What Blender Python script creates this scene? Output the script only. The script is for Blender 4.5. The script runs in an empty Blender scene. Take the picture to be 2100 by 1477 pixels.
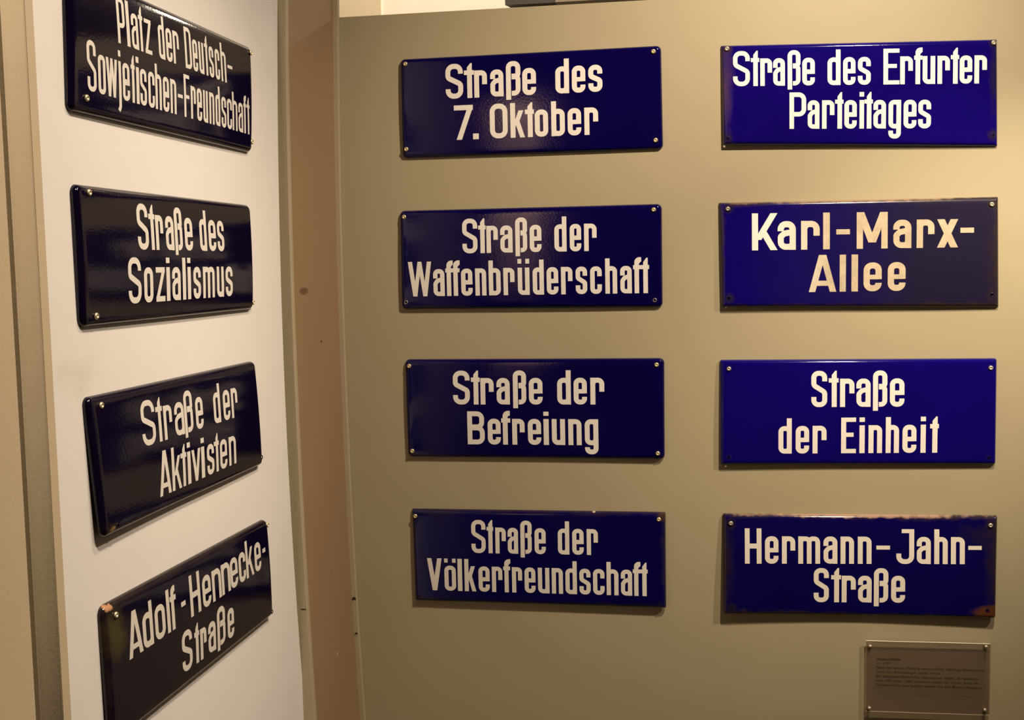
import bpy, bmesh, math, json, random
from mathutils import Vector, Matrix
S = bpy.context.scene
COL = S.collection
EYE = 1.6                       # eye height of the viewer above the floor (metres)

# ------------------------------------------------------------------ camera
cam = bpy.data.cameras.new('camera'); cam.sensor_width = 36.0; cam.sensor_fit = 'HORIZONTAL'
cam.lens = 40.04986; cam.clip_start = 0.02
co = bpy.data.objects.new('camera', cam); COL.objects.link(co)
right = Vector((0.990236, 0.137967, -0.019932)); fwd = Vector((-0.139170, 0.986648, -0.084600)); up = Vector((0.007994, 0.086548, 0.996216))
m = Matrix.Identity(4)
for i in range(3):
    m[i][0] = right[i]; m[i][1] = up[i]; m[i][2] = -fwd[i]
m.translation = Vector((0, -2.35, EYE)); co.matrix_world = m
S.camera = co

# ------------------------------------------------------------------ world, exposure
S.view_settings.view_transform = 'Standard'; S.view_settings.look = 'None'
S.view_settings.exposure = 0.0; S.view_settings.gamma = 1.0; S.view_settings.use_curve_mapping = False
w = bpy.data.worlds.new('dim room'); S.world = w; w.use_nodes = True
w.node_tree.nodes['Background'].inputs[0].default_value = (1.0, 0.8, 0.6, 1)
w.node_tree.nodes['Background'].inputs[1].default_value = 0.002

# ------------------------------------------------------------------ lamps (ceiling spots of the exhibition, one added for a reflection)
WARM = (1.0, 0.825, 0.635)
def spot(name, loc, aim, power, angle, blend, radius, color=WARM):
    l = bpy.data.lights.new(name, 'SPOT'); l.energy = power; l.spot_size = math.radians(angle); l.spot_blend = blend
    l.shadow_soft_size = radius; l.color = color
    o = bpy.data.objects.new(name, l); COL.objects.link(o); o.location = loc
    o.rotation_euler = (Vector(aim) - Vector(loc)).to_track_quat('-Z', 'Y').to_euler()
    return o
spot('spot_panel', (0.560, -1.000, EYE + 1.200), (0.003, 0.0, EYE - 0.390), 162, 96.4, 1.0, 0.045)
spot('spot_panel_right', (1.242, -0.801, EYE + 0.700), (0.527, 0.0, EYE - 0.204), 91, 43.5, 1.0, 0.04)
spot('spot_white_wall', (0.620, -1.600, EYE + 1.900), (-0.72, -1.278, EYE + 0.002), 205, 53.7, 1.0, 0.06)
spot('spot_white_wall_far', (0.45, -0.6, EYE + 1.70), (-0.74, -1.05, EYE - 0.15), 80, 46, 1.0, 0.08)
spot('spot_behind', (-0.5, 0.55, EYE + 1.9), (-0.8, 1.30, EYE + 0.8), 150, 100, 1.0, 0.05)
spot('spot_reflection', (-0.6, -3.3, EYE + 1.7), (-0.84, -4.0, EYE + 0.5), 500, 28, 0.6, 0.04)  # added spot: brightens the unseen pillar so the enamel reflects it
spot('spot_room', (1.5, -3.5, EYE + 1.8), (1.5, -5.0, EYE - 0.4), 20, 90, 1.0, 0.05)
bulb = bpy.data.lights.new('bulb_behind', 'POINT'); bulb.energy = 4; bulb.shadow_soft_size = 0.035; bulb.color = WARM
bo = bpy.data.objects.new('bulb_behind', bulb); COL.objects.link(bo); bo.location = (0.15, 0.95, EYE + 0.92)

# ------------------------------------------------------------------ materials
def new_mat(name):
    mt = bpy.data.materials.new(name); mt.use_nodes = True
    return mt, mt.node_tree.nodes, mt.node_tree.links, mt.node_tree.nodes['Principled BSDF']
def rgb(c): return (c[0], c[1], c[2], 1.0)
def noise(N, L, coord, scale, detail=3.0, rough=0.55):
    n = N.new('ShaderNodeTexNoise'); n.inputs['Scale'].default_value = scale
    n.inputs['Detail'].default_value = detail; n.inputs['Roughness'].default_value = rough
    L.new(coord, n.inputs['Vector']); return n.outputs['Fac']
def remap(N, L, v, a, b, c=0.0, d=1.0):
    r = N.new('ShaderNodeMapRange'); r.inputs['From Min'].default_value = a; r.inputs['From Max'].default_value = b
    r.inputs['To Min'].default_value = c; r.inputs['To Max'].default_value = d; L.new(v, r.inputs['Value']); return r.outputs[0]
def math_(N, L, op, a, b):
    r = N.new('ShaderNodeMath'); r.operation = op
    for i, v in enumerate((a, b)):
        if isinstance(v, (int, float)): r.inputs[i].default_value = v
        else: L.new(v, r.inputs[i])
    return r.outputs[0]
def mixc(N, L, f, a, b):
    r = N.new('ShaderNodeMix'); r.data_type = 'RGBA'
    if isinstance(f, (int, float)): r.inputs[0].default_value = f
    else: L.new(f, r.inputs[0])
    for i, v in ((6, a), (7, b)):
        if isinstance(v, tuple): r.inputs[i].default_value = rgb(v)
        else: L.new(v, r.inputs[i])
    return r.outputs[2]
def stain(N, L, coord, col, c, rad, color, amt=1.0, fz=0.35, nscale=60, soft=0.35):
    """a blotch with its own shape: centre c, radii rad (object space)"""
    a = N.new('ShaderNodeVectorMath'); a.operation = 'SUBTRACT'; L.new(coord, a.inputs[0]); a.inputs[1].default_value = c
    b = N.new('ShaderNodeVectorMath'); b.operation = 'DIVIDE'; L.new(a.outputs[0], b.inputs[0]); b.inputs[1].default_value = rad
    d = N.new('ShaderNodeVectorMath'); d.operation = 'LENGTH'; L.new(b.outputs[0], d.inputs[0])
    nz = noise(N, L, coord, nscale, 3)
    v = math_(N, L, 'ADD', d.outputs['Value'], math_(N, L, 'MULTIPLY', math_(N, L, 'SUBTRACT', nz, 0.5), fz * 4))
    f = remap(N, L, v, 1.0, 1.0 - soft, 0.0, amt)
    return mixc(N, L, f, col, color), f
def bump(N, L, b, pairs, normal_input):
    prev = None
    for h, s, dist in pairs:
        bn = N.new('ShaderNodeBump'); bn.inputs['Strength'].default_value = s; bn.inputs['Distance'].default_value = dist
        L.new(h, bn.inputs['Height'])
        if prev: L.new(prev, bn.inputs['Normal'])
        prev = bn.outputs[0]
    for ni in normal_input: L.new(prev, b.inputs[ni])

def paint(name, color, var=0.06, rough=0.6, stains=(), bscale=90, bstr=0.15, streak=0.0):
    mt, N, L, b = new_mat(name)
    tc = N.new('ShaderNodeTexCoord').outputs['Object']
    n1 = noise(N, L, tc, 3.0, 4)
    dark = tuple(v * (1 - var) for v in color); lite = tuple(min(1, v * (1 + var)) for v in color)
    col = mixc(N, L, n1, dark, lite)
    for st in stains: col, _ = stain(N, L, tc, col, *st)
    L.new(col, b.inputs['Base Color']); b.inputs['Roughness'].default_value = rough
    bump(N, L, b, [(noise(N, L, tc, bscale, 4), bstr, 0.002), (noise(N, L, tc, 4, 2), 0.25, 0.01)], ['Normal'])
    return mt

def enamel(name, color, hx, hy, stains=(), edge=0.0, edge_w=0.010, edge_col=(0.035, 0.022, 0.014), dirt=None, rough=0.09, peel=1.0):
    mt, N, L, b = new_mat(name)
    tc = N.new('ShaderNodeTexCoord').outputs['Object']
    col = mixc(N, L, noise(N, L, tc, 9, 3), tuple(v * 0.82 for v in color), tuple(v * 1.12 for v in color))
    roughv = None
    if dirt:
        x0, x1, dc, da = dirt
        sp = N.new('ShaderNodeSeparateXYZ'); L.new(tc, sp.inputs[0])
        f = remap(N, L, math_(N, L, 'ADD', sp.outputs[0], math_(N, L, 'MULTIPLY', noise(N, L, tc, 12, 3), 0.08)), x0, x1, 0, da)
        col = mixc(N, L, f, col, dc)
        roughv = remap(N, L, f, 0, 1, rough, 0.30)
    if edge > 0:
        sp = N.new('ShaderNodeSeparateXYZ'); L.new(tc, sp.inputs[0])
        dx = math_(N, L, 'SUBTRACT', hx, math_(N, L, 'ABSOLUTE', sp.outputs[0], 0)); dy = math_(N, L, 'SUBTRACT', hy, math_(N, L, 'ABSOLUTE', sp.outputs[1], 0))
        d = math_(N, L, 'MINIMUM', dx, dy)
        d = math_(N, L, 'ADD', d, math_(N, L, 'MULTIPLY', math_(N, L, 'SUBTRACT', noise(N, L, tc, 30, 4), 0.5), edge_w * 2.2))
        col = mixc(N, L, remap(N, L, d, edge_w, 0.0, 0, edge), col, edge_col)
    for st in stains: col, _ = stain(N, L, tc, col, *st)
    L.new(col, b.inputs['Base Color'])
    if roughv is None: b.inputs['Roughness'].default_value = rough
    else: L.new(roughv, b.inputs['Roughness'])
    b.inputs['IOR'].default_value = 1.42
    bump(N, L, b, [(noise(N, L, tc, 9, 1), 0.30 * peel, 0.0020), (noise(N, L, tc, 260, 2), 0.16 * peel, 0.0004)], ['Normal'])
    return mt
def enamel_white(name, color, dirt=None):
    mt, N, L, b = new_mat(name)
    tc = N.new('ShaderNodeTexCoord').outputs['Object']
    col = mixc(N, L, noise(N, L, tc, 25, 4), tuple(v * 0.94 for v in color), color)
    if dirt:
        x0, x1, dc, da = dirt
        sp = N.new('ShaderNodeSeparateXYZ'); L.new(tc, sp.inputs[0])
        f = remap(N, L, sp.outputs[0], x0, x1, 0, da)
        dcc = mixc(N, L, remap(N, L, noise(N, L, tc, 45, 5, 0.7), 0.35, 0.65), dc, tuple(min(1, v * 1.35) for v in dc))
        col = mixc(N, L, f, col, dcc)
    L.new(col, b.inputs['Base Color']); b.inputs['Roughness'].default_value = 0.28
    bump(N, L, b, [(noise(N, L, tc, 9, 1), 0.3, 0.002), (noise(N, L, tc, 260, 2), 0.14, 0.0004)], ['Normal'])
    return mt
def metal(name, color, rough=0.3):
    mt, N, L, b = new_mat(name)
    tc = N.new('ShaderNodeTexCoord').outputs['Object']
    L.new(mixc(N, L, noise(N, L, tc, 300, 3), tuple(v * 0.7 for v in color), color), b.inputs['Base Color'])
    b.inputs['Metallic'].default_value = 0.65; b.inputs['Roughness'].default_value = rough
    return mt

# ------------------------------------------------------------------ object helpers
def link(o, parent=None):
    COL.objects.link(o)
    if parent is not None: o.parent = parent
    return o
def mesh_obj(name, verts, faces, mat=None, parent=None, smooth=False, mats=None, fm=None):
    me = bpy.data.meshes.new(name); me.from_pydata(verts, [], faces)
    for mm in (mats or ([mat] if mat else [])): me.materials.append(mm)
    if fm:
        for p, k in zip(me.polygons, fm): p.material_index = k
    if smooth: me.polygons.foreach_set('use_smooth', [True] * len(me.polygons))
    me.update()
    return link(bpy.data.objects.new(name, me), parent)
def box_data(x0, x1, y0, y1, z0, z1):
    v = [(x, y, z) for z in (z0, z1) for y in (y0, y1) for x in (x0, x1)]
    f = [(0, 2, 3, 1), (4, 5, 7, 6), (0, 1, 5, 4), (2, 6, 7, 3), (0, 4, 6, 2), (1, 3, 7, 5)]
    return v, f
def box(name, b, mat, parent=None):
    v, f = box_data(*b); return mesh_obj(name, v, f, mat, parent)
def structure(o):
    o['kind'] = 'structure'; return o
def empty(name, mat4, label, cat, group=None):
    o = bpy.data.objects.new(name, None); o.empty_display_size = 0.05; link(o); o.matrix_world = mat4
    o['label'] = label; o['category'] = cat
    if group: o['group'] = group
    return o
def frame(origin, X, Z):
    X = Vector(X).normalized(); Z = Vector(Z).normalized(); Y = Z.cross(X)
    M = Matrix.Identity(4)
    for i in range(3): M[i][0] = X[i]; M[i][1] = Y[i]; M[i][2] = Z[i]
    M.translation = Vector(origin); return M

# left wall frame: u runs along the wall away from the viewer, n points into the room
LX, AN = -0.703529, -0.0566422
LU = Vector((-math.sin(AN), math.cos(AN), 0)); LN = Vector((math.cos(AN), math.sin(AN), 0))
LO = Vector((LX, 0, 0))
def LP(u, n, z): return tuple(LO + LU * u + LN * n + Vector((0, 0, z)))

# ------------------------------------------------------------------ setting
taupe = (0.385, 0.325, 0.200)
M_panel = paint('taupe panel paint', taupe, 0.03, 0.55, bscale=260, bstr=0.035)
M_white = paint('white wall paint', (0.80, 0.755, 0.715), 0.02, 0.6, bscale=60, bstr=0.12, stains=[
    ((-0.7560, -0.985, EYE - 0.128), (0.2, 0.075, 0.022), (0.62, 0.53, 0.40), 0.32, 0.5, 25, 0.9),
    ((-0.7590, -0.975, EYE - 0.150), (0.2, 0.030, 0.020), (0.60, 0.50, 0.38), 0.28, 0.5, 40, 0.9),
    ((-0.7400, -0.790, EYE - 0.255), (0.2, 0.004, 0.004), (0.5, 0.4, 0.3), 0.6, 0.3, 90, 0.9)])
M_beige = paint('beige steel paint', (0.54, 0.44, 0.29), 0.03, 0.5, bscale=160, bstr=0.15)
M_groove = paint('dark joint', (0.16, 0.115, 0.07), 0.05, 0.8)
M_web = paint('brown primer paint', (0.30, 0.195, 0.105), 0.07, 0.55, bscale=120, bstr=0.2, stains=[
    ((-0.695, -0.205, EYE - 0.046), (0.2, 0.026, 0.0085), (0.10, 0.055, 0.025), 0.75, 0.10, 60, 0.3),
    ((-0.695, -0.120, EYE - 0.150), (0.2, 0.007, 0.003), (0.07, 0.035, 0.018), 0.9, 0.2, 200, 0.4),
    ((-0.695, -0.120, EYE - 0.800), (0.2, 0.006, 0.005), (0.55, 0.42, 0.30), 0.6, 0.4, 200, 0.4)])
M_flange = paint('grey taupe steel paint', (0.42, 0.345, 0.225), 0.04, 0.5, bscale=160, bstr=0.15)
M_ceiling = paint('ceiling paint', (0.08, 0.07, 0.06), 0.03, 0.8)
M_floor = paint('dark grey floor', (0.05, 0.04, 0.03), 0.1, 0.5)
M_dark = paint('dark warm wall paint', (0.10, 0.07, 0.05), 0.05, 0.7)
M_backwhite = paint('cream wall paint', (0.86, 0.78, 0.66), 0.02, 0.7)
M_backbeige = paint('sand wall paint', (0.66, 0.55, 0.38), 0.02, 0.7)
M_beam = paint('dark olive beam paint', (0.045, 0.04, 0.028), 0.15, 0.6)
M_beam2 = paint('khaki beam paint', (0.26, 0.21, 0.14), 0.1, 0.6)

structure(box('floor', (-2.5, 4.0, -5.2, 2.2, -0.05, 0.0), M_floor))
structure(box('ceiling', (-2.5, 4.0, -5.2, 2.2, 3.7, 3.75), M_ceiling))
structure(box('wall_front', (-2.5, 4.0, -5.25, -5.2, 0.0, 3.7), M_dark))
structure(box('wall_right', (4.0, 4.05, -5.2, 2.2, 0.0, 3.7), M_dark))
structure(box('wall_rear', (-2.5, 4.0, 2.2, 2.25, 0.0, 3.7), M_dark))
structure(box('wall_outer', (-2.55, -2.5, -5.2, 2.2, 0.0, 3.7), M_dark))

def sweep_z(name, prof, zs, bowf, mat, parent=None, to=lambda a, b, z: (a, b, z), mats=None, fmi=None):
    """extrude a closed profile (a,b) up through the heights zs; bowf(a,b,z) bends it a little to follow the lens bowing"""
    n = len(prof); v = []; f = []; fm = []
    for z in zs:
        for a, b in prof: v.append(to(*bowf(a, b, z), z))
    for k in range(len(zs) - 1):
        for i in range(n):
            j = (i + 1) % n; f.append((k * n + i, k * n + j, (k + 1) * n + j, (k + 1) * n + i)); fm.append(fmi[i] if fmi else 0)
    f.append(tuple(range(n))[::-1]); f.append(tuple((len(zs) - 1) * n + i for i in range(n))); fm += [0, 0]
    return mesh_obj(name, v, f, mat, parent, mats=mats, fm=fm if mats else None)
def bow(z, amp=0.0135, c=-0.10, h=0.75, lim=1.45):
    t = (z - EYE - c) / h
    t = max(-lim, min(lim, t)); return amp * t * t
zs_full = [0.0] + [EYE - 1.2 + 0.06 * i for i in range(34)] + [3.7]

# white plastered wall with the left hand signs
def bw(a, b, z):
    return (a + (bow(z, 0.040, -0.15, 0.70, 1.35) if a > -0.6 else 0.0), b)
structure(sweep_z('wall_left', [(-1.037, 0.0), (-0.304, 0.0), (-0.304, -0.04), (-1.037, -0.04)], zs_full, bw, M_white, to=lambda a, b, z: LP(a, b, z)))
structure(sweep_z('wall_left_side', [(-3.0, 0.0), (-1.108, 0.0), (-1.108, -0.04), (-3.0, -0.04)], [0, 3.7], lambda a, b, z: (a, b), M_beige, to=lambda a, b, z: LP(a, b, z)))
# painted steel post beside the white wall: flat strip, thin seam, hollow moulding, dark groove
t1 = sweep_z('trim_1', [(-1.0532, 0.001), (-1.037, 0.001), (-1.037, -0.03), (-1.0532, -0.03)], [0, 3.7], lambda a, b, z: (a, b), M_beige, to=lambda a, b, z: LP(a, b, z)); structure(t1)
prof = [(-1.1005 + 0.0463 * i / 14, 0.0010 - 0.0045 * math.sin(math.pi * i / 14)) for i in range(15)]
t2 = sweep_z('trim_2', prof + [(-1.0542, -0.03), (-1.1005, -0.03)], [0, 3.7], lambda a, b, z: (a, b), M_beige, to=lambda a, b, z: LP(a, b, z)); structure(t2)
for p in t2.data.polygons: p.use_smooth = len(p.vertices) == 4 and abs(p.normal.y) < 0.7
t3 = sweep_z('trim_3', [(-1.108, -0.006), (-1.1005, -0.006), (-1.1005, -0.03), (-1.108, -0.03)], [0, 3.7], lambda a, b, z: (a, b), M_groove, to=lambda a, b, z: LP(a, b, z)); structure(t3)
t4 = sweep_z('trim_4', [(-1.0542, -0.004), (-1.0532, -0.004), (-1.0532, -0.03), (-1.0542, -0.03)], [0, 3.7], lambda a, b, z: (a, b), M_groove, to=lambda a, b, z: LP(a, b, z)); structure(t4)

# steel I-section post in the corner
Mz = Matrix.Identity(4); Mz.translation = Vector((-0.70, -0.14, 0))
post = empty('steel_post', Mz, 'tall steel I-section post with brown web between white wall and taupe panel', 'post')
def child_world(o, parent):
    o.parent = parent; o.matrix_parent_inverse = parent.matrix_world.inverted(); return o
bpy.context.view_layer.update()
bb = lambda a, b, z: (a + bow(z), b)
zb = [0.0] + [EYE - 1.2 + 0.06 * i for i in range(30)] + [3.69]
wb = sweep_z('web', [(-0.7125, -0.262), (-0.6985, -0.012), (-0.725, -0.012), (-0.739, -0.262)], zb, bb, M_web); child_world(wb, post)
nf = sweep_z('flange', [(-0.800, -0.270), (-0.7125, -0.270), (-0.7115, -0.2685), (-0.7105, -0.258), (-0.800, -0.258)], zb, bb, M_flange); child_world(nf, post)
ff = sweep_z('flange', [(-0.800, -0.012), (-0.6985, -0.012), (-0.6895, -0.012), (-0.6885, -0.0105), (-0.6885, -0.001), (-0.800, -0.001)], zb, bb, M_flange); child_world(ff, post)
# bolt notches in the flange edge
M_hole = paint('dark drilled hole', (0.03, 0.02, 0.012), 0.1, 0.8)
M_chip = paint('bare pale chip', (0.80, 0.68, 0.50), 0.1, 0.6)
def disc(name, c, r, axis_u, axis_v, mat, parent, depth=0.0006, n=12, inner=0.0):
    U = Vector(axis_u); V = Vector(axis_v); W = U.cross(V)
    vs = []; fs = []
    for k in range(n):
        a = 2 * math.pi * k / n; d = U * math.cos(a) + V * math.sin(a)
        for rr, h in ((r, 0), (r, depth), (max(inner, r * 0.02), depth), (max(inner, r * 0.02), 0)): vs.append(tuple(Vector(c) + d * rr + W * h))
    for k in range(n):
        j = (k + 1) % n
        for q in range(4): fs.append((k * 4 + q, j * 4 + q, j * 4 + (q + 1) % 4, k * 4 + (q + 1) % 4))
    return mesh_obj(name, vs, fs, mat, parent)
for z, r in ((EYE - 0.716, 0.0042), (EYE - 0.793, 0.0030)):
    x = -0.6940 + bow(z)
    o = disc('notch', (x, -0.0121, z), r, (1, 0, 0), (0, 0, 1), M_hole, None, inner=0.0); child_world(o, post)
    o = disc('notch_chip', (x, -0.0126, z - r * 0.95), r * 0.55, (1, 0, 0), (0, 0, 0.45), M_chip, None, inner=0.0); child_world(o, post)
o = box('notch', (-0.7235 + bow(EYE - 0.66), -0.7135 + bow(EYE - 0.66), -0.2706, -0.268, EYE - 0.6605, EYE - 0.6590), M_hole); child_world(o, post)

# taupe exhibition panel, its top stops below the ceiling
Z_TOP = EYE + 0.5235
def bp_(a, b, z):
    return (a + (bow(z, 0.0125, -0.12, 0.75) if a < 0 else 0.0), b)
zp = [0.0] + [EYE - 1.2 + 0.06 * i for i in range(29)] + [Z_TOP]
vv = sweep_z('wall_back', [(-0.6935, 0.0), (1.9, 0.0), (1.9, 0.045), (-0.6935, 0.045)], zp, bp_, M_panel)
structure(vv)
for q in vv.data.vertices:
    if q.co.z > Z_TOP - 0.001:
        q.co.z = EYE + 0.5167 + (0.012 * min(1, max(0, (q.co.x + 0.69) / 0.6)))
# room behind, seen above the panel
structure(box('wall_behind_left', (-2.3, -0.9187, 1.30, 1.36, 0, 3.7), M_backbeige))
structure(box('wall_behind', (-0.9187, 3.0, 1.31, 1.37, 0, 3.7), M_backwhite))
bm_ = sweep_z('trim_5', [(-0.50, 1.20), (-0.344, 1.20), (-0.344, 1.30), (-0.47, 1.30)], [EYE + 0.792, EYE + 0.96], lambda a, b, z: (a, b), M_beam); structure(bm_)
bm2 = sweep_z('trim_6', [(-0.344, 1.195), (2.9, 1.14), (2.9, 1.30), (-0.344, 1.30)], [EYE + 0.792, EYE + 0.96], lambda a, b, z: (a, b), M_beam2); structure(bm2)

# ------------------------------------------------------------------ enamel street signs
X_H = 0.78
def fillet(pts, rs, seg=6, closed=False):
    out = []; n = len(pts)
    for i, p in enumerate(pts):
        r = rs[i] if isinstance(rs, (list, tuple)) else rs
        if (not closed and i in (0, n - 1)) or r <= 1e-6: out.append(Vector(p)); continue
        p = Vector(p); a = Vector(pts[i - 1]) - p; b = Vector(pts[(i + 1) % n]) - p
        la, lb = a.length, b.length; a.normalize(); b.normalize()
        ang = a.angle(b); 
        if ang > math.pi - 0.02: out.append(p); continue
        t = r / math.tan(ang / 2); t = min(t, la * 0.499 if (closed or 0 < i - 1) else la * 0.98, lb * 0.499 if (closed or i + 1 < n - 1) else lb * 0.98)
        r = t * math.tan(ang / 2)
        c = p + (a + b).normalized() * (r / math.sin(ang / 2))
        s0 = p + a * t - c; s1 = p + b * t - c
        th = math.atan2(s0.x * s1.y - s0.y * s1.x, s0.dot(s1))
        for k in range(seg + 1):
            q = th * k / seg; out.append(c + Vector((s0.x * math.cos(q) - s0.y * math.sin(q), s0.x * math.sin(q) + s0.y * math.cos(q))))
    return out
def stroke(pts, sw, closed=False, mx=0.16):
    P = [Vector(p) for p in pts]
    Q = [P[0]]
    for p in P[1:] + ([P[0]] if closed else []):
        d = p - Q[-1]
        if d.length < 1e-5: continue
        k = max(1, int(math.ceil(d.length / mx))); s = Q[-1].copy()
        for j in range(1, k + 1): Q.append(s + d * (j / k))
    if closed: Q = Q[:-1]
    n = len(Q); L_ = []; R_ = []
    for i in range(n):
        if closed: a = Q[i] - Q[i - 1]; b = Q[(i + 1) % n] - Q[i]
        else:
            a = Q[i] - Q[i - 1] if i else Q[1] - Q[0]; b = Q[i + 1] - Q[i] if i < n - 1 else Q[-1] - Q[-2]
        a.normalize(); b.normalize(); t = (a + b)
        t = t.normalized() if t.length > 1e-4 else a
        nn = Vector((-t.y, t.x)); k = 1 / max(0.35, nn.dot(Vector((-a.y, a.x))))
        L_.append(Q[i] + nn * sw / 2 * k); R_.append(Q[i] - nn * sw / 2 * k)
    return [[R_[i], R_[(i + 1) % n], L_[(i + 1) % n], L_[i]] for i in range(n if closed else n - 1)]
def rect(x0, y0, x1, y1):
    k = max(1, int(math.ceil((y1 - y0) / 0.16)))
    return [[Vector((x0, y0 + (y1 - y0) * j / k)), Vector((x1, y0 + (y1 - y0) * j / k)), Vector((x1, y0 + (y1 - y0) * (j + 1) / k)), Vector((x0, y0 + (y1 - y0) * (j + 1) / k))] for j in range(k)]
def slant(x0, y0, x1, y1, sw, k=5):
    """sloping stroke cut level at both ends; x are centres"""
    out = []
    for j in range(k):
        ya = y0 + (y1 - y0) * j / k; yb = y0 + (y1 - y0) * (j + 1) / k; xa = x0 + (x1 - x0) * j / k; xb = x0 + (x1 - x0) * (j + 1) / k
        out.append([Vector((xa - sw / 2, ya)), Vector((xa + sw / 2, ya)), Vector((xb + sw / 2, yb)), Vector((xb - sw / 2, yb))])
    return out
def glyph(ch, w, s):
    """list of pieces (each a list of quads) in cap-height units"""
    a = s / 2; L, R = a, w - a; T = X_H - a; TC = 1 - a; B = a; rc = 0.86 * (w - s) / 2
    sc = min(s, 0.19)
    if ch in 'o': return [stroke(fillet([(L, B), (R, B), (R, T), (L, T)], rc, closed=True), s, True)]
    if ch == 'O': return [stroke(fillet([(L, B), (R, B), (R, TC), (L, TC)], rc, closed=True), s, True)]
    if ch == 'ö': return glyph('o', w, s) + [rect(0.0, 0.875, s * 0.86, 1.0), rect(w - s * 0.86, 0.875, w, 1.0)]
    if ch == 'u': return [stroke(fillet([(L, X_H), (L, B), (R, B), (R, 0.4)], rc), s), rect(w - s, 0, w, X_H)]
    if ch == 'ü': return glyph('u', w, s) + [rect(0.0, 0.895, s * 0.86, 1.03), rect(w - s * 0.86, 0.895, w, 1.03)]
    if ch == 'd': return [stroke(fillet([(L, B), (R, B), (R, T), (L, T)], rc, closed=True), s, True), rect(w - s, 0, w, 1)]
    if ch == 'b': return [stroke(fillet([(L, B), (R, B), (R, T), (L, T)], rc, closed=True), s, True), rect(0, 0, s, 1)]
    if ch == 'g': return [stroke(fillet([(L, B), (R, B), (R, T), (L, T)], rc, closed=True), s, True), rect(w - s, 0.1, w, X_H),
                          stroke(fillet([(R, 0.3), (R, -0.275 + a), (L, -0.275 + a), (L, -0.06)], rc), s)]
    if ch == 'a': return [stroke(fillet([(L, 0.51), (L, T), (R, T), (R, 0.0)], rc), s),
                          stroke(fillet([(R, 0.485), (L + 0.30 * (R - L), 0.445), (L, 0.36), (L, B), (R, B), (R, 0.2)], [0, 0.08, 0.06, rc, rc, 0]), s * 0.96), rect(w - s, 0, w, 0.3)]
    if ch == 'e': return [stroke(fillet([(R, 0.325), (R, T), (L, T), (L, B), (R, B), (R, 0.225)], rc), s), stroke([(L, 0.385), (R, 0.385)], 0.125)]
    if ch == 'c': return [stroke(fillet([(R, 0.50), (R, T), (L, T), (L, B), (R, B), (R, 0.27)], rc), s)]
    if ch == 's': return [stroke(fillet([(R, 0.52), (R, T), (L, T), (L, 0.455), (R, 0.325), (R, B), (L, B), (L, 0.25)], [0, rc, rc, 0.07, 0.07, rc, rc, 0]), s)]
    if ch == 'S': return [stroke(fillet([(R, 0.71), (R, TC), (L, TC), (L, 0.60), (R, 0.41), (R, B), (L, B), (L, 0.28)], [0, rc, rc, 0.10, 0.10, rc, rc, 0]), s)]
    if ch == 'n': return [rect(0, 0, s, X_H), stroke(fillet([(L, 0.45), (L, T), (R, T), (R, 0)], rc), s)]
    if ch == 'h': return [rect(0, 0, s, 1), stroke(fillet([(L, 0.45), (L, T), (R, T), (R, 0)], rc), s)]
    if ch == 'r': return [rect(0, 0, s, X_H), stroke(fillet([(L, 0.42), (L, T), (R, T), (R, 0.375)], rc), s)]
    if ch == 'm':
        c = w / 2; r2 = 0.8 * (c - L) / 2
        return [rect(0, 0, s, X_H), stroke(fillet([(L, 0.5), (L, T), (c, T), (c, 0)], r2), s * 0.97), stroke(fillet([(c, 0.5), (c, T), (R, T), (R, 0)], r2), s * 0.97)]
    if ch == 't':
        x0 = max(0.0, w * 0.56 - a); x1 = x0 + s
        return [rect(x0, 0, x1, 0.88), [[Vector((x0, 0.88)), Vector((x1, 0.88)), Vector((x1, 1.0)), Vector((x1 - 0.30 * s, 1.0))]], rect(0, X_H - sc * 0.90 + 0.015, w, X_H + 0.015)]
    if ch == 'f':
        x0 = w * 0.17; c = x0 + a
        return [stroke(fillet([(c, 0), (c, TC + 0.02), (min(w + 0.01, c + s * 1.0), TC + 0.02)], s * 0.62), s),
                [[Vector((c + s * .5, 0.835)), Vector((min(w, c + s * 0.98), 0.90)), Vector((min(w, c + s * 0.98), 0.95)), Vector((c + s * .5, 0.95))]], rect(0, X_H - sc * 0.90 + 0.015, w, X_H + 0.015)]
    if ch == 'l': return [rect(0, 0, w, 1)]
    if ch == 'i': return [rect(0, 0, w, X_H), rect(0, 0.875, w, 1.0)]
    if ch == 'j': return [stroke(fillet([(R, X_H), (R, -0.16), (L + 0.01, -0.245)], 0.08), s), rect(w - s, 0.875, w, 1.0)]
    if ch == 'k':
        return [rect(0, 0, s, 1), slant(w * 0.34, 0.34, w * 0.92 - s * 0.5, X_H, s * 0.98), slant(w * 0.47, 0.47, w - s * 0.50, 0, s * 0.98)]
    if ch == 'v': return [slant(s * 0.5, X_H, w / 2, 0, s), slant(w - s * 0.5, X_H, w / 2, 0, s)]
    if ch == 'V': return [slant(s * 0.55, 1, w / 2, 0, s * 1.1), slant(w - s * 0.55, 1, w / 2, 0, s * 1.1)]
    if ch in 'wW':
        h = X_H if ch == 'w' else 1.0; q = s * 0.98
        return [slant(q / 2, h, w * 0.29, 0, q), slant(w / 2, h, w * 0.29, 0, q * 0.9), slant(w / 2, h, w * 0.71, 0, q * 0.9), slant(w - q / 2, h, w * 0.71, 0, q)]
    if ch == 'A': return [slant(s * 0.52, 0, w / 2 - s * 0.08, 1, s * 1.04), slant(w - s * 0.52, 0, w / 2 + s * 0.08, 1, s * 1.04), rect(w * 0.25, 0.165, w * 0.75, 0.165 + sc * 0.85)]
    if ch == 'z': return [rect(0, 0, w, sc * 0.92), rect(0, X_H - sc * 0.92, w, X_H), slant(s * 0.55, sc * 0.7, w - s * 0.55, X_H - sc * 0.7, s * 1.05)]
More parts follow.
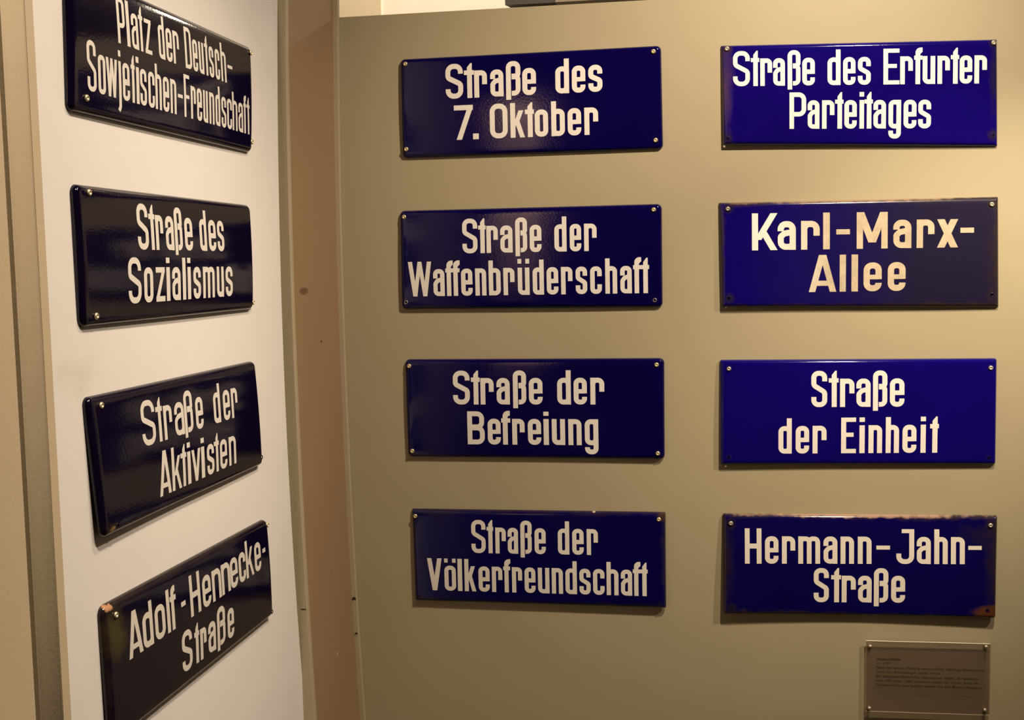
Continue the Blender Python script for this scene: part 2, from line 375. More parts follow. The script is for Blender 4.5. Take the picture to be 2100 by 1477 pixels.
    if ch == 'x': return [slant(s * 0.6, 0, w - s * 0.6, X_H, s * 1.18), slant(s * 0.6, X_H, w - s * 0.6, 0, s * 1.18)]
    if ch == 'H': return [rect(0, 0, s, 1), rect(w - s, 0, w, 1), stroke([(L, 0.5), (R, 0.5)], 0.14)]
    if ch == 'E': return [rect(0, 0, s, 1), rect(0, 0, w, sc * 0.9), rect(0, 1 - sc * 0.9, w, 1), rect(0, 0.46, w * 0.84, 0.46 + sc * 0.88)]
    if ch == 'F': return [rect(0, 0, s, 1), rect(0, 1 - sc * 0.9, w, 1), rect(0, 0.44, w * 0.92, 0.44 + sc * 0.88)]
    if ch == 'D': return [rect(0, 0, s, 1), stroke(fillet([(L, B), (R, B), (R, TC), (L, TC)], [0, rc, rc, 0], closed=False), s), rect(0, 0, s, 1)]
    if ch == 'P': return [rect(0, 0, s, 1), stroke(fillet([(L, 0.40), (R, 0.40), (R, TC), (L, TC)], [0, rc, rc, 0]), s)]
    if ch == 'B': return [rect(0, 0, s, 1), stroke(fillet([(L, B), (R, B), (R, 0.50), (L, 0.50)], [0, rc * .9, rc * .9, 0]), s),
                          stroke(fillet([(L, 0.53), (R - 0.01, 0.53), (R - 0.01, TC), (L, TC)], [0, rc * .9, rc * .9, 0]), s)]
    if ch == 'J': return [stroke(fillet([(w * 0.30, 1 - s * .42), (R + a * .1, 1 - s * .42)], 0), s * .84), stroke(fillet([(R, 1), (R, B), (L, B), (L, 0.30)], rc), s)]
    if ch == 'K': return [rect(0, 0, s, 1), slant(s * 0.95, 0.28, w - s * 0.60, 1, s * 1.15), slant(w * 0.44, 0.50, w - s * 0.60, 0, s * 1.15)]
    if ch == 'M': return [rect(0, 0, s, 1), rect(w - s, 0, w, 1), slant(s * 0.60, 1, w / 2, 0.17, s * 1.2), slant(w - s * 0.60, 1, w / 2, 0.17, s * 1.2)]
    if ch == 'ß':
        g = s + 0.022
        return [stroke(fillet([(L, -0.11), (L, TC), (R, TC), (R, 0.565), (g, 0.565)], [0, rc, rc, 0.075, 0]), s),
                stroke(fillet([(g, 0.545), (R, 0.545), (R, B), (g, B)], [0, 0.075, rc, 0]), s * 0.97)]
    if ch == '7': return [rect(0, 1 - sc, w, 1), slant(w * 0.12 + s * 0.5, 0, w - s * 0.56, 1 - sc * 0.5, s * 1.1)]
    if ch == '.': return [rect(0, 0, w, 0.165)]
    if ch == '-': return [rect(0, 0.47 - sc * 0.42, w, 0.47 + sc * 0.42)] if w > 0.3 else [rect(0, 0.45 - sc * 0.42, w, 0.45 + sc * 0.42)]
    return [rect(0, 0, w, X_H)]

HF = 0.0085                     # how far the face stands proud of the rim
class Plate:
    def __init__(self, q, r, off):
        self.q = [Vector(v) for v in q]; self.rc = r; self.off = [v * 0.001 for v in off]
        self.W = ((self.q[1] - self.q[0]).length + (self.q[2] - self.q[3]).length) / 2
        self.H = ((self.q[0] - self.q[3]).length + (self.q[1] - self.q[2]).length) / 2
    def pos(self, s, t):        # s,t in 0..1, t up
        TL, TR, BR, BL = self.q
        return (BL * (1 - s) + BR * s) * (1 - t) + (TL * (1 - s) + TR * s) * t
    def inv(self, u, v):
        s = t = 0.5; P = Vector((u, v))
        for _ in range(6):
            c = self.pos(s, t); e = 1e-4
            ds = (self.pos(s + e, t) - c) / e; dt = (self.pos(s, t + e) - c) / e; d = P - c
            det = ds.x * dt.y - ds.y * dt.x
            s += (d.x * dt.y - d.y * dt.x) / det; t += (ds.x * d.y - ds.y * d.x) / det
        return s, t
    def lift(self, s, t):
        a, b, c = self.off; k = 2 * s - 1
        e = (a if k < 0 else c) * abs(k) ** 1.6 + b * (1 - abs(k) ** 1.6)
        return 0.0008 + e * (1 - t) ** 1.4
    def z(self, s, t, prof=1.0):
        return self.lift(s, t) + HF * prof + prof * (0.0022 * (1 - (2 * t - 1) ** 2) + 0.0010 * (1 - (2 * s - 1) ** 2))
    def zuv(self, u, v):
        s, t = self.inv(u, v); d = min(s * self.W, (1 - s) * self.W, t * self.H, (1 - t) * self.H)
        x = min(1, max(0, d / HF)); return self.z(s, t, math.sqrt(max(0, 1 - (1 - x) ** 2)))
    def ring(self, d):
        hx, hy = self.W / 2 - d, self.H / 2 - d; r = min(max(self.rc - d, 0.0007), hy * 0.98); pts = []
        nl, ns, nc = 44, 18, 7
        def side(p, q, n): return [(p[0] + (q[0] - p[0]) * k / n, p[1] + (q[1] - p[1]) * k / n) for k in range(n)]
        def arc(cx, cy, a0): return [(cx + r * math.cos(a0 + math.pi / 2 * k / nc), cy + r * math.sin(a0 + math.pi / 2 * k / nc)) for k in range(nc)]
        pts += side((-hx + r, -hy), (hx - r, -hy), nl); pts += arc(hx - r, -hy + r, -math.pi / 2)
        pts += side((hx, -hy + r), (hx, hy - r), ns); pts += arc(hx - r, hy - r, 0)
        pts += side((hx - r, hy), (-hx + r, hy), nl); pts += arc(-hx + r, hy - r, math.pi / 2)
        pts += side((-hx, hy - r), (-hx, -hy + r), ns); pts += arc(-hx + r, -hy + r, math.pi)
        return pts
    def mesh(self, name, mat, parent, holes):
        ins = [HF * (1 - math.cos(math.pi / 2 * k / 8)) for k in range(9)]; prf = [math.sin(math.pi / 2 * k / 8) for k in range(9)]
        last = self.H / 2 - 0.006
        for k in range(1, 13): ins.append(HF + (last - HF) * k / 12); prf.append(1.0)
        bm = bmesh.new(); th = 0.0014
        def layer(back):
            rings = []
            for d, p in zip(ins, prf):
                if back: d2 = d + th * (1 - p)
                else: d2 = d
                rg = []
                for x, y in self.ring(d2):
                    s = x / self.W + 0.5; t = y / self.H + 0.5; P = self.pos(s, t)
                    z = self.z(s, t, p) - (th * p if back else 0)
                    rg.append(bm.verts.new((P.x, P.y, z)))
                rings.append(rg)
            n = len(rings[0])
            for a, b in zip(rings, rings[1:]):
                for i in range(n):
                    j = (i + 1) % n; f = (a[i], a[j], b[j], b[i]); bm.faces.new(f[::-1] if back else f)
            c = rings[-1]; nl, ns, nc = 44, 18, 7
            o2 = nl + nc + ns + nc
            for i in range(nl):
                f = (c[i], c[i + 1], c[o2 + nl - i - 1], c[o2 + nl - i]); bm.faces.new(f[::-1] if back else f)
            fr = [c[k] for k in range(nl, o2 + 1)]; bm.faces.new(fr[::-1] if back else fr)
            fl = [c[k % n] for k in range(o2 + nl, n + 1)]; bm.faces.new(fl[::-1] if back else fl)
            return rings[0]
        A = layer(False); Bk = layer(True); n = len(A)
        for i in range(n):
            j = (i + 1) % n; bm.faces.new((A[j], A[i], Bk[i], Bk[j]))
        bmesh.ops.recalc_face_normals(bm, faces=bm.faces)
        me = bpy.data.meshes.new(name); bm.to_mesh(me); bm.free()
        o = bpy.data.objects.new(name, me)
        if holes:
            COL.objects.link(o); bmc = bmesh.new()
            for u, v, r in holes:
                bmesh.ops.create_cone(bmc, cap_ends=True, segments=14, radius1=r, radius2=r, depth=0.06, matrix=Matrix.Translation((u, v, 0.01)))
            mc = bpy.data.meshes.new('cut'); bmc.to_mesh(mc); bmc.free(); oc = bpy.data.objects.new('cut', mc); COL.objects.link(oc)
            md = o.modifiers.new('b', 'BOOLEAN'); md.operation = 'DIFFERENCE'; md.solver = 'EXACT'; md.object = oc
            bpy.context.view_layer.update(); dg = bpy.context.evaluated_depsgraph_get()
            me2 = bpy.data.meshes.new_from_object(o.evaluated_get(dg)); me2.name = name
            o.modifiers.clear(); o.data = me2; bpy.data.objects.remove(oc); bpy.data.meshes.remove(mc); bpy.data.meshes.remove(me); me = me2
            COL.objects.unlink(o)
        me.polygons.foreach_set('use_smooth', [True] * len(me.polygons))
        me.set_sharp_from_angle(angle=math.radians(38))
        me.materials.clear(); me.materials.append(mat)
        link(o, parent); return o

def text_part(pl, line, s, mat, parent, lab, H):
    txt, (mb, b0, mt_, t0), gl = line
    V = []; F = []; k = 0
    for ch, u0, u1 in gl:
        for piece in glyph(ch, (u1 - u0) / H, s / H):
            lift = 0.00028 + 0.00003 * (k % 9); k += 1
            for quad in piece:
                n0 = len(V)
                for p in quad:
                    u = u0 + p.x * H; b = mb * u + b0; v = b + p.y * ((mt_ * u + t0) - b)
                    V.append((u, v, pl.zuv(u, v) + lift))
                F.append((n0, n0 + 1, n0 + 2, n0 + 3))
    o = mesh_obj('lettering', V, F, mat, parent)
    o['label'] = lab
    return o
M_brass = metal('worn brass screw', (0.98, 0.82, 0.50), 0.33)
M_steel = metal('steel screw', (0.78, 0.68, 0.52), 0.30)
M_rim = metal('bare metal eyelet', (0.55, 0.52, 0.50), 0.35)
def revolve(name, prof, mat, parent, loc, n=16, smooth=True):
    V = []; F = []
    for k in range(n):
        a = 2 * math.pi * k / n
        for r, h in prof: V.append((r * math.cos(a), r * math.sin(a), h))
    m_ = len(prof)
    for k in range(n):
        j = (k + 1) % n
        for q in range(m_ - 1): F.append((k * m_ + q, j * m_ + q, j * m_ + q + 1, k * m_ + q + 1))
    o = mesh_obj(name, V, F, mat, parent, smooth); o.location = loc; return o
SCREW = [(0.0016, -0.012), (0.0016, 0.0002), (0.0044, 0.0004), (0.0046, 0.0012), (0.0042, 0.0024), (0.0033, 0.0032), (0.0025, 0.0034), (0.0018, 0.0028), (0.0015, 0.0014), (0.0002, 0.0012)]
screw_proto = {}
def screw(parent, u, v, z, mat):
    key = mat.name
    if key not in screw_proto:
        o = revolve('screw', SCREW, mat, parent, (u, v, z)); screw_proto[key] = o; return o
    o = screw_proto[key].copy(); link(o, parent); o.location = (u, v, z); return o
def eyelet(parent, u, v, z, r0, mat, name='hole_rim'):
    return revolve(name, [(r0, -0.0008), (r0, 0.0004), (r0 + 0.0005, 0.0007), (r0 + 0.0012, 0.0004), (r0 + 0.0014, -0.0004)], mat, parent, (u, v, z))

DATA = json.loads(r'''[{"key": "oktober", "c": [-0.28384, 0.32476], "q": [[-0.26784, 0.10016], [0.26704, 0.10398], [0.26942, -0.10174], [-0.26862, -0.1024]], "L": [["Straße des", [0.00824, 0.01555, 0.00231, 0.0851], [["S", -0.17214, -0.13577], ["t", -0.13345, -0.11316], ["r", -0.11258, -0.08599], ["a", -0.07935, -0.05201], ["ß", -0.04683, -0.01702], ["e", -0.0133, 0.01469], ["d", 0.05422, 0.08198], ["e", 0.08764, 0.115], ["s", 0.12092, 0.14929]]], ["7. Oktober", [0.00309, -0.06885, 0.00269, 0.0009], [["7", -0.15614, -0.11655], [".", -0.11742, -0.10552], ["O", -0.08177, -0.04511], ["k", -0.03935, -0.00976], ["t", -0.00919, 0.00943], ["o", 0.01086, 0.03799], ["b", 0.04455, 0.07214], ["e", 0.07782, 0.1053], ["r", 0.1118, 0.13973]]]], "F": [["s", -0.25578, 0.08895], ["s", 0.25175, 0.09156], ["s", -0.25865, -0.0847], ["s", 0.25456, -0.0838]], "r": 0.01, "off": [0, 0, 0], "s": 0.01013}, {"key": "waffen", "c": [-0.29021, 0.01023], "q": [[-0.27131, 0.10375], [0.27201, 0.10388], [0.27205, -0.10584], [-0.27275, -0.10178]], "L": [["Straße der", [-0.00162, 0.01188, -0.00279, 0.08327], [["S", -0.13844, -0.10678], ["t", -0.10473, -0.08923], ["r", -0.08777, -0.06386], ["a", -0.05892, -0.03335], ["ß", -0.02754, -0.00294], ["e", 0.00227, 0.0265], ["d", 0.05325, 0.07819], ["e", 0.08478, 0.1082], ["r", 0.11419, 0.13981]]], ["Waffenbrüderschaft", [-0.0016, -0.07581, -0.00241, -0.00381], [["W", -0.25536, -0.20562], ["a", -0.20206, -0.17805], ["f", -0.17598, -0.1606], ["f", -0.16178, -0.14585], ["e", -0.1429, -0.11905], ["n", -0.11318, -0.09], ["b", -0.08473, -0.05988], ["r", -0.05404, -0.03074], ["ü", -0.02405, 0.00034], ["d", 0.007, 0.03014], ["e", 0.03591, 0.05984], ["r", 0.06559, 0.08914], ["s", 0.09574, 0.11921], ["c", 0.12549, 0.14916], ["h", 0.15628, 0.18043], ["a", 0.18667, 0.21017], ["f", 0.213, 0.22881], ["t", 0.22881, 0.24543]]]], "F": [["s", -0.26101, 0.09051], ["s", 0.25574, 0.09199], ["h", -0.2616, -0.0873], ["h", 0.25629, -0.09083]], "r": 0.01, "off": [2, 1, 0], "s": 0.00921}, {"key": "befreiung", "c": [-0.28759, -0.3032], "q": [[-0.27202, 0.10523], [0.27179, 0.10354], [0.27109, -0.10596], [-0.27086, -0.1028]], "L": [["Straße der", [-0.0026, 0.00948, -0.0031, 0.08067], [["S", -0.16857, -0.1329], ["t", -0.12993, -0.11157], ["r", -0.11009, -0.08203], ["a", -0.07613, -0.04818], ["ß", -0.04143, -0.01359], ["e", -0.00803, 0.02057], ["d", 0.05111, 0.07952], ["e", 0.0853, 0.11273], ["r", 0.11993, 0.14868]]], ["Befreiung", [-0.0051, -0.07542, -0.00598, -0.00544], [["B", -0.13965, -0.10311], ["e", -0.09659, -0.06908], ["f", -0.06761, -0.04844], ["r", -0.04461, -0.01844], ["e", -0.01169, 0.01613], ["i", 0.02139, 0.0322], ["u", 0.03861, 0.06627], ["n", 0.07295, 0.1005], ["g", 0.10716, 0.13517]]]], "F": [["s", -0.26143, 0.09156], ["s", 0.25612, 0.09036], ["s", -0.25957, -0.08932], ["s", 0.25701, -0.09263]], "r": 0.01, "off": [1, 0, 2], "s": 0.01018}, {"key": "voelker", "c": [-0.28402, -0.61977], "q": [[-0.26942, 0.10106], [0.26808, 0.09939], [0.26778, -0.10237], [-0.26644, -0.09808]], "L": [["Straße der", [-0.00081, 0.00921, -0.00489, 0.07961], [["S", -0.14029, -0.10974], ["t", -0.10735, -0.09302], ["r", -0.08884, -0.0665], ["a", -0.06264, -0.04037], ["ß", -0.03533, -0.01135], ["e", -0.00544, 0.01815], ["d", 0.04374, 0.06779], ["e", 0.07393, 0.0979], ["r", 0.10432, 0.12761]]], ["Völkerfreundschaft", [-0.00676, -0.07466, -0.00439, -0.00444], [["V", -0.23752, -0.20564], ["ö", -0.20019, -0.17539], ["l", -0.17146, -0.16181], ["k", -0.15668, -0.1317], ["e", -0.1266, -0.1026], ["r", -0.09781, -0.07539], ["f", -0.0733, -0.05839], ["r", -0.05481, -0.03309], ["e", -0.02804, -0.00491], ["u", 0.00042, 0.02465], ["n", 0.02967, 0.05324], ["d", 0.05853, 0.0826], ["s", 0.08788, 0.11129], ["c", 0.11655, 0.14046], ["h", 0.14483, 0.16953], ["a", 0.17447, 0.19793], ["f", 0.19938, 0.21527], ["t", 0.21469, 0.23027]]]], "F": [["s", -0.26068, 0.08672], ["s", 0.2542, 0.08548], ["h", -0.25757, -0.08779], ["h", 0.25519, -0.09317]], "r": 0.003, "off": [3, 3, 5], "s": 0.00883}, {"key": "erfurter", "c": [0.36454, 0.31714], "q": [[-0.26364, 0.10585], [0.2597, 0.09393], [0.26374, -0.11007], [-0.2598, -0.08972]], "L": [["Straße des Erfurter", [-0.02884, 0.01701, -0.02945, 0.08569], [["S", -0.24032, -0.20771], ["t", -0.20566, -0.18955], ["r", -0.1875, -0.16472], ["a", -0.16268, -0.13997], ["ß", -0.13474, -0.11007], ["e", -0.10659, -0.08259], ["d", -0.05837, -0.03365], ["e", -0.02877, -0.00528], ["s", -0.00071, 0.02356], ["E", 0.04747, 0.07753], ["r", 0.07895, 0.1027], ["f", 0.10495, 0.12046], ["u", 0.12102, 0.14436], ["r", 0.14857, 0.17156], ["t", 0.17324, 0.18861], ["e", 0.18973, 0.21287], ["r", 0.21705, 0.24011]]], ["Parteitages", [-0.03141, -0.0675, -0.03354, 0.00307], [["P", -0.1312, -0.0992], ["a", -0.0963, -0.0737], ["r", -0.06878, -0.0451], ["t", -0.04395, -0.02782], ["e", -0.02609, -0.00254], ["i", 0.00263, 0.01122], ["t", 0.0118, 0.02782], ["a", 0.02896, 0.05264], ["g", 0.05749, 0.08109], ["e", 0.08591, 0.11], ["s", 0.11339, 0.1374]]]], "F": [["s", -0.25192, 0.09798], ["s", 0.25184, 0.08662], ["h", -0.25113, -0.07781], ["h", 0.25421, -0.08896]], "r": 0.002, "off": [6, 2, 0], "s": 0.00867}, {"key": "karl", "c": [0.36552, 0.00535], "q": [[-0.27021, 0.10774], [0.2656, 0.10492], [0.26975, -0.11048], [-0.26514, -0.10218]], "L": [["Karl-Marx-", [-0.00613, 0.00952, -0.01404, 0.08155], [["K", -0.20526, -0.15499], ["a", -0.15499, -0.11969], ["r", -0.10942, -0.07344], ["l", -0.06673, -0.05391], ["-", -0.04139, -0.01527], ["M", -0.00224, 0.05687], ["a", 0.06749, 0.10184], ["r", 0.11183, 0.14543], ["x", 0.15026, 0.18992], ["-", 0.19415, 0.21953]]], ["Allee", [-0.0019, -0.07466, -0.00799, -0.00162], [["A", -0.09431, -0.04106], ["l", -0.03464, -0.0227], ["l", -0.01194, 0.00054], ["e", 0.01127, 0.04597], ["e", 0.05751, 0.09144]]]], "F": [["s", -0.25235, 0.09465], ["s", 0.25215, 0.09014], ["h", -0.25064, -0.08411], ["h", 0.25534, -0.08518]], "r": 0.002, "off": [5, 2, 0], "s": 0.01201}, {"key": "einheit", "c": [0.36496, -0.3116], "q": [[-0.26894, 0.10724], [0.26877, 0.1062], [0.26917, -0.10555], [-0.269, -0.10789]], "L": [["Straße", [0.00277, 0.01141, 1e-05, 0.08419], [["S", -0.08824, -0.05723], ["t", -0.05428, -0.03515], ["r", -0.03221, -0.00434], ["a", -0.00054, 0.02694], ["ß", 0.0316, 0.05926], ["e", 0.0642, 0.09203]]], ["der Einheit", [0.00929, -0.08233, 0.01172, -0.00998], [["d", -0.15301, -0.12672], ["e", -0.11897, -0.09249], ["r", -0.08566, -0.05839], ["E", -0.02975, -0.00091], ["i", 0.00585, 0.01611], ["n", 0.02344, 0.04976], ["h", 0.05676, 0.08239], ["e", 0.08908, 0.11576], ["i", 0.12387, 0.1337], ["t", 0.14179, 0.15851]]]], "F": [["s", -0.25091, 0.08958], ["s", 0.25551, 0.08785], ["h", -0.25159, -0.09157], ["h", 0.25504, -0.09111]], "r": 0.005, "off": [4, 1, 1], "s": 0.00972}, {"key": "hermann", "c": [0.3691, -0.62481], "q": [[-0.26896, 0.10295], [0.27039, 0.10495], [0.26782, -0.10228], [-0.26925, -0.10561]], "L": [["Hermann-Jahn-", [0.01449, 0.00466, 0.00748, 0.07593], [["H", -0.22445, -0.19105], ["e", -0.18409, -0.15719], ["r", -0.15025, -0.12376], ["m", -0.11775, -0.07432], ["a", -0.06775, -0.04033], ["n", -0.03409, -0.00767], ["n", -0.00026, 0.02664], ["-", 0.03607, 0.06256], ["J", 0.07489, 0.10944], ["a", 0.1144, 0.14151], ["h", 0.1482, 0.17404], ["n", 0.18013, 0.20673], ["-", 0.21336, 0.239]]], ["Straße", [0.01503, -0.07511, 0.01597, -0.00425], [["S", -0.08698, -0.05703], ["t", -0.05255, -0.03314], ["r", -0.03165, -0.00398], ["a", 0.00048, 0.02716], ["ß", 0.0316, 0.05965], ["e", 0.06525, 0.09231]]]], "F": [["s", -0.25229, 0.08429], ["s", 0.25549, 0.08618], ["h", -0.25231, -0.09089], ["h", 0.25112, -0.08568]], "r": 0.005, "off": [9, 3, 8], "s": 0.00963}, {"key": "platz", "c": [-0.69875, 0.2936], "q": [[-0.27222, 0.09281], [0.28248, 0.08915], [0.27, -0.09302], [-0.28026, -0.08894]], "L": [["Platz der Deutsch-", [-0.01121, 0.01323, -0.012, 0.07529], [["P", -0.16409, -0.14443], ["l", -0.14062, -0.13255], ["a", -0.12778, -0.10958], ["t", -0.10826, -0.0961], ["z", -0.09165, -0.0729], ["d", -0.05288, -0.03483], ["e", -0.03047, -0.01268], ["r", -0.00926, 0.00898], ["D", 0.02791, 0.04949], ["e", 0.05316, 0.06932], ["u", 0.07373, 0.09009], ["t", 0.0941, 0.10539], ["s", 0.1093, 0.12527], ["c", 0.13048, 0.14682], ["h", 0.15161, 0.17068], ["-", 0.17633, 0.19479]]], ["Sowjetischen-Freundschaft", [-0.00804, -0.06154, -0.01455, 0.00248], [["S", -0.24304, -0.22214], ["o", -0.21773, -0.19995], ["w", -0.19828, -0.17094], ["j", -0.17143, -0.16123], ["e", -0.1576, -0.13954], ["t", -0.13554, -0.12474], ["i", -0.12133, -0.11366], ["s", -0.11113, -0.09336], ["c", -0.08872, -0.07087], ["h", -0.06863, -0.05034], ["e", -0.04603, -0.02814], ["n", -0.02386, -0.00609], ["-", -0.00155, 0.01405], ["F", 0.01854, 0.03672], ["r", 0.04053, 0.05674], ["e", 0.06079, 0.07737], ["u", 0.08186, 0.09781], ["n", 0.1029, 0.12044], ["d", 0.12496, 0.14186], ["s", 0.14702, 0.16431], ["c", 0.16814, 0.1862], ["h", 0.18843, 0.20763], ["a", 0.21202, 0.22994], ["f", 0.23267, 0.24385], ["t", 0.24582, 0.25775]]]], "F": [["s", -0.25208, 0.07599], ["s", 0.27412, 0.0778], ["s", -0.24753, -0.07004], ["s", 0.26794, -0.07478]], "r": 0.01, "off": [0, 0, 0], "s": 0.00614}, {"key": "sozialismus", "c": [-0.71168, 0.02002], "q": [[-0.26672, 0.09231], [0.26727, 0.08975], [0.26471, -0.09094], [-0.26527, -0.09112]], "L": [["Straße des", [-0.0024, 0.00931, -0.00938, 0.07317], [["S", -0.124, -0.09423], ["t", -0.09194, -0.07544], ["r", -0.07376, -0.05178], ["a", -0.04488, -0.02035], ["ß", -0.01677, 0.00674], ["e", 0.01413, 0.03963], ["d", 0.06357, 0.08731], ["e", 0.09417, 0.11998], ["s", 0.12541, 0.14953]]], ["Sozialismus", [0.00215, -0.06506, -0.00337, -0.00177], [["S", -0.15452, -0.12022], ["o", -0.11252, -0.08739], ["z", -0.07905, -0.05288], ["i", -0.04837, -0.0379], ["a", -0.03154, -0.00569], ["l", 0.00165, 0.01162], ["i", 0.0176, 0.02776], ["s", 0.03614, 0.06053], ["m", 0.06844, 0.10891], ["u", 0.11724, 0.14261], ["s", 0.14995, 0.17622]]]], "F": [["s", -0.23934, 0.08214], ["s", 0.26773, 0.07977], ["s", -0.23719, -0.07802], ["s", 0.26249, -0.07876]], "r": 0.012, "off": [0, 0, 0], "s": 0.00837}, {"key": "aktivisten", "c": [-0.70727, -0.25504], "q": [[-0.26833, 0.09231], [0.25738, 0.09418], [0.26915, -0.09109], [-0.2582, -0.0954]], "L": [["Straße der", [0.00411, 0.00793, -0.00163, 0.07171], [["S", -0.14374, -0.1062], ["t", -0.10292, -0.08433], ["r", -0.08135, -0.05667], ["a", -0.04874, -0.01975], ["ß", -0.0178, 0.0092], ["e", 0.01862, 0.04316], ["d", 0.0806, 0.10494], ["e", 0.1154, 0.14017], ["r", 0.14599, 0.16951]]], ["Aktivisten", [0.01629, -0.0703, -0.00415, -0.0068], [["A", -0.10454, -0.0696], ["k", -0.06614, -0.03707], ["t", -0.03846, -0.02034], ["i", -0.01668, -0.00673], ["v", -0.00301, 0.02602], ["i", 0.02854, 0.03946], ["s", 0.04791, 0.07254], ["t", 0.07378, 0.09144], ["e", 0.09461, 0.12051], ["n", 0.12775, 0.15457]]]], "F": [["s", -0.24115, 0.07908], ["s", 0.25873, 0.08014], ["h", -0.22491, -0.08637], ["h", 0.26255, -0.0769]], "r": 0.01, "off": [8, 3, 2], "s": 0.00793}, {"key": "adolf", "c": [-0.69319, -0.5367], "q": [[-0.27273, 0.09325], [0.26873, 0.09029], [0.27379, -0.08764], [-0.26979, -0.0959]], "L": [["Adolf-Hennecke-", [0.0173, 0.00692, 0.01777, 0.07105], [["A", -0.21992, -0.18219], ["d", -0.18085, -0.15271], ["o", -0.147, -0.11768], ["l", -0.11186, -0.10292], ["f", -0.101, -0.08265], ["-", -0.06789, -0.05398], ["H", -0.03937, -0.0058], ["e", 0.00147, 0.03008], ["n", 0.03506, 0.0667], ["n", 0.06937, 0.10091], ["e", 0.10165, 0.13029], ["c", 0.13505, 0.16156], ["k", 0.16352, 0.19505], ["e", 0.19912, 0.22573], ["-", 0.23412, 0.24641]]], ["Straße", [0.00417, -0.07003, 0.00954, -0.00712], [["S", -0.07274, -0.04052], ["t", -0.03316, -0.01729], ["r", -0.01401, 0.00673], ["a", 0.01279, 0.039], ["ß", 0.04527, 0.07441], ["e", 0.08274, 0.10707]]]], "F": [["s", -0.24586, 0.07484], ["s", 0.26515, 0.07958], ["h", 0.2666, -0.07945], ["h", -0.24979, -0.0759]], "r": 0.012, "off": [3, 2, 2], "s": 0.00873}]''')
BLUE_DEEP = (0.003, 0.001, 0.052); BLUE = (0.006, 0.0015, 0.125); NAVY = (0.004, 0.002, 0.012)
rust = (0.10, 0.035, 0.010); drk = (0.022, 0.014, 0.012)
LOOK = {
 'oktober': dict(col=BLUE_DEEP, label='dark blue enamel street sign lettered Straße des 7. Oktober', wh=(0.86, 0.80, 0.72), screw='b'),
 'waffen': dict(col=BLUE_DEEP, label='dark blue enamel street sign lettered Straße der Waffenbrüderschaft', wh=(0.84, 0.79, 0.72), screw='b', rim='light'),
 'befreiung': dict(col=BLUE_DEEP, label='dark blue enamel street sign lettered Straße der Befreiung', wh=(0.84, 0.79, 0.71), screw='b'),
 'voelker': dict(col=(0.003, 0.0015, 0.060), label='dark blue enamel street sign lettered Straße der Völkerfreundschaft', wh=(0.80, 0.75, 0.66), screw='b', edge=0.5),
 'erfurter': dict(col=BLUE, label='bright blue enamel street sign lettered Straße des Erfurter Parteitages', wh=(0.90, 0.86, 0.78), screw='s'),
 'karl': dict(col=BLUE, label='worn blue enamel street sign with yellowed lettering Karl-Marx-Allee', wh=(0.92, 0.86, 0.76), screw='s', edge=0.85, dirt=(-0.19, 0.16, (0.012, 0.009, 0.022), 0.92), wdirt=(-0.165, -0.05, (0.43, 0.35, 0.23), 0.95)),
 'einheit': dict(col=(0.005, 0.0015, 0.125), label='glossy blue enamel street sign lettered Straße der Einheit', wh=(0.88, 0.82, 0.73), screw='s'),
 'hermann': dict(col=(0.004, 0.002, 0.070), label='worn blue enamel street sign lettered Hermann-Jahn-Straße, rust at its lower right corner', wh=(0.84, 0.77, 0.65), screw='s', edge=0.9),
 'platz': dict(col=NAVY, label='dark navy enamel street sign lettered Platz der Deutsch-Sowjetischen-Freundschaft, topmost on the white wall', wh=(0.80, 0.74, 0.66), screw='b'),
 'sozialismus': dict(col=NAVY, label='dark navy enamel street sign lettered Straße des Sozialismus on the white wall', wh=(0.80, 0.74, 0.66), screw='b'),
 'aktivisten': dict(col=NAVY, label='dark navy enamel street sign lettered Straße der Aktivisten on the white wall', wh=(0.78, 0.72, 0.64), screw='b'),
 'adolf': dict(col=NAVY, label='dark navy enamel street sign lettered Adolf-Hennecke-Straße, chipped at its upper left corner', wh=(0.72, 0.66, 0.58), screw='b', edge=0.5),
}
LEFTS = ('platz', 'sozialismus', 'aktivisten', 'adolf')
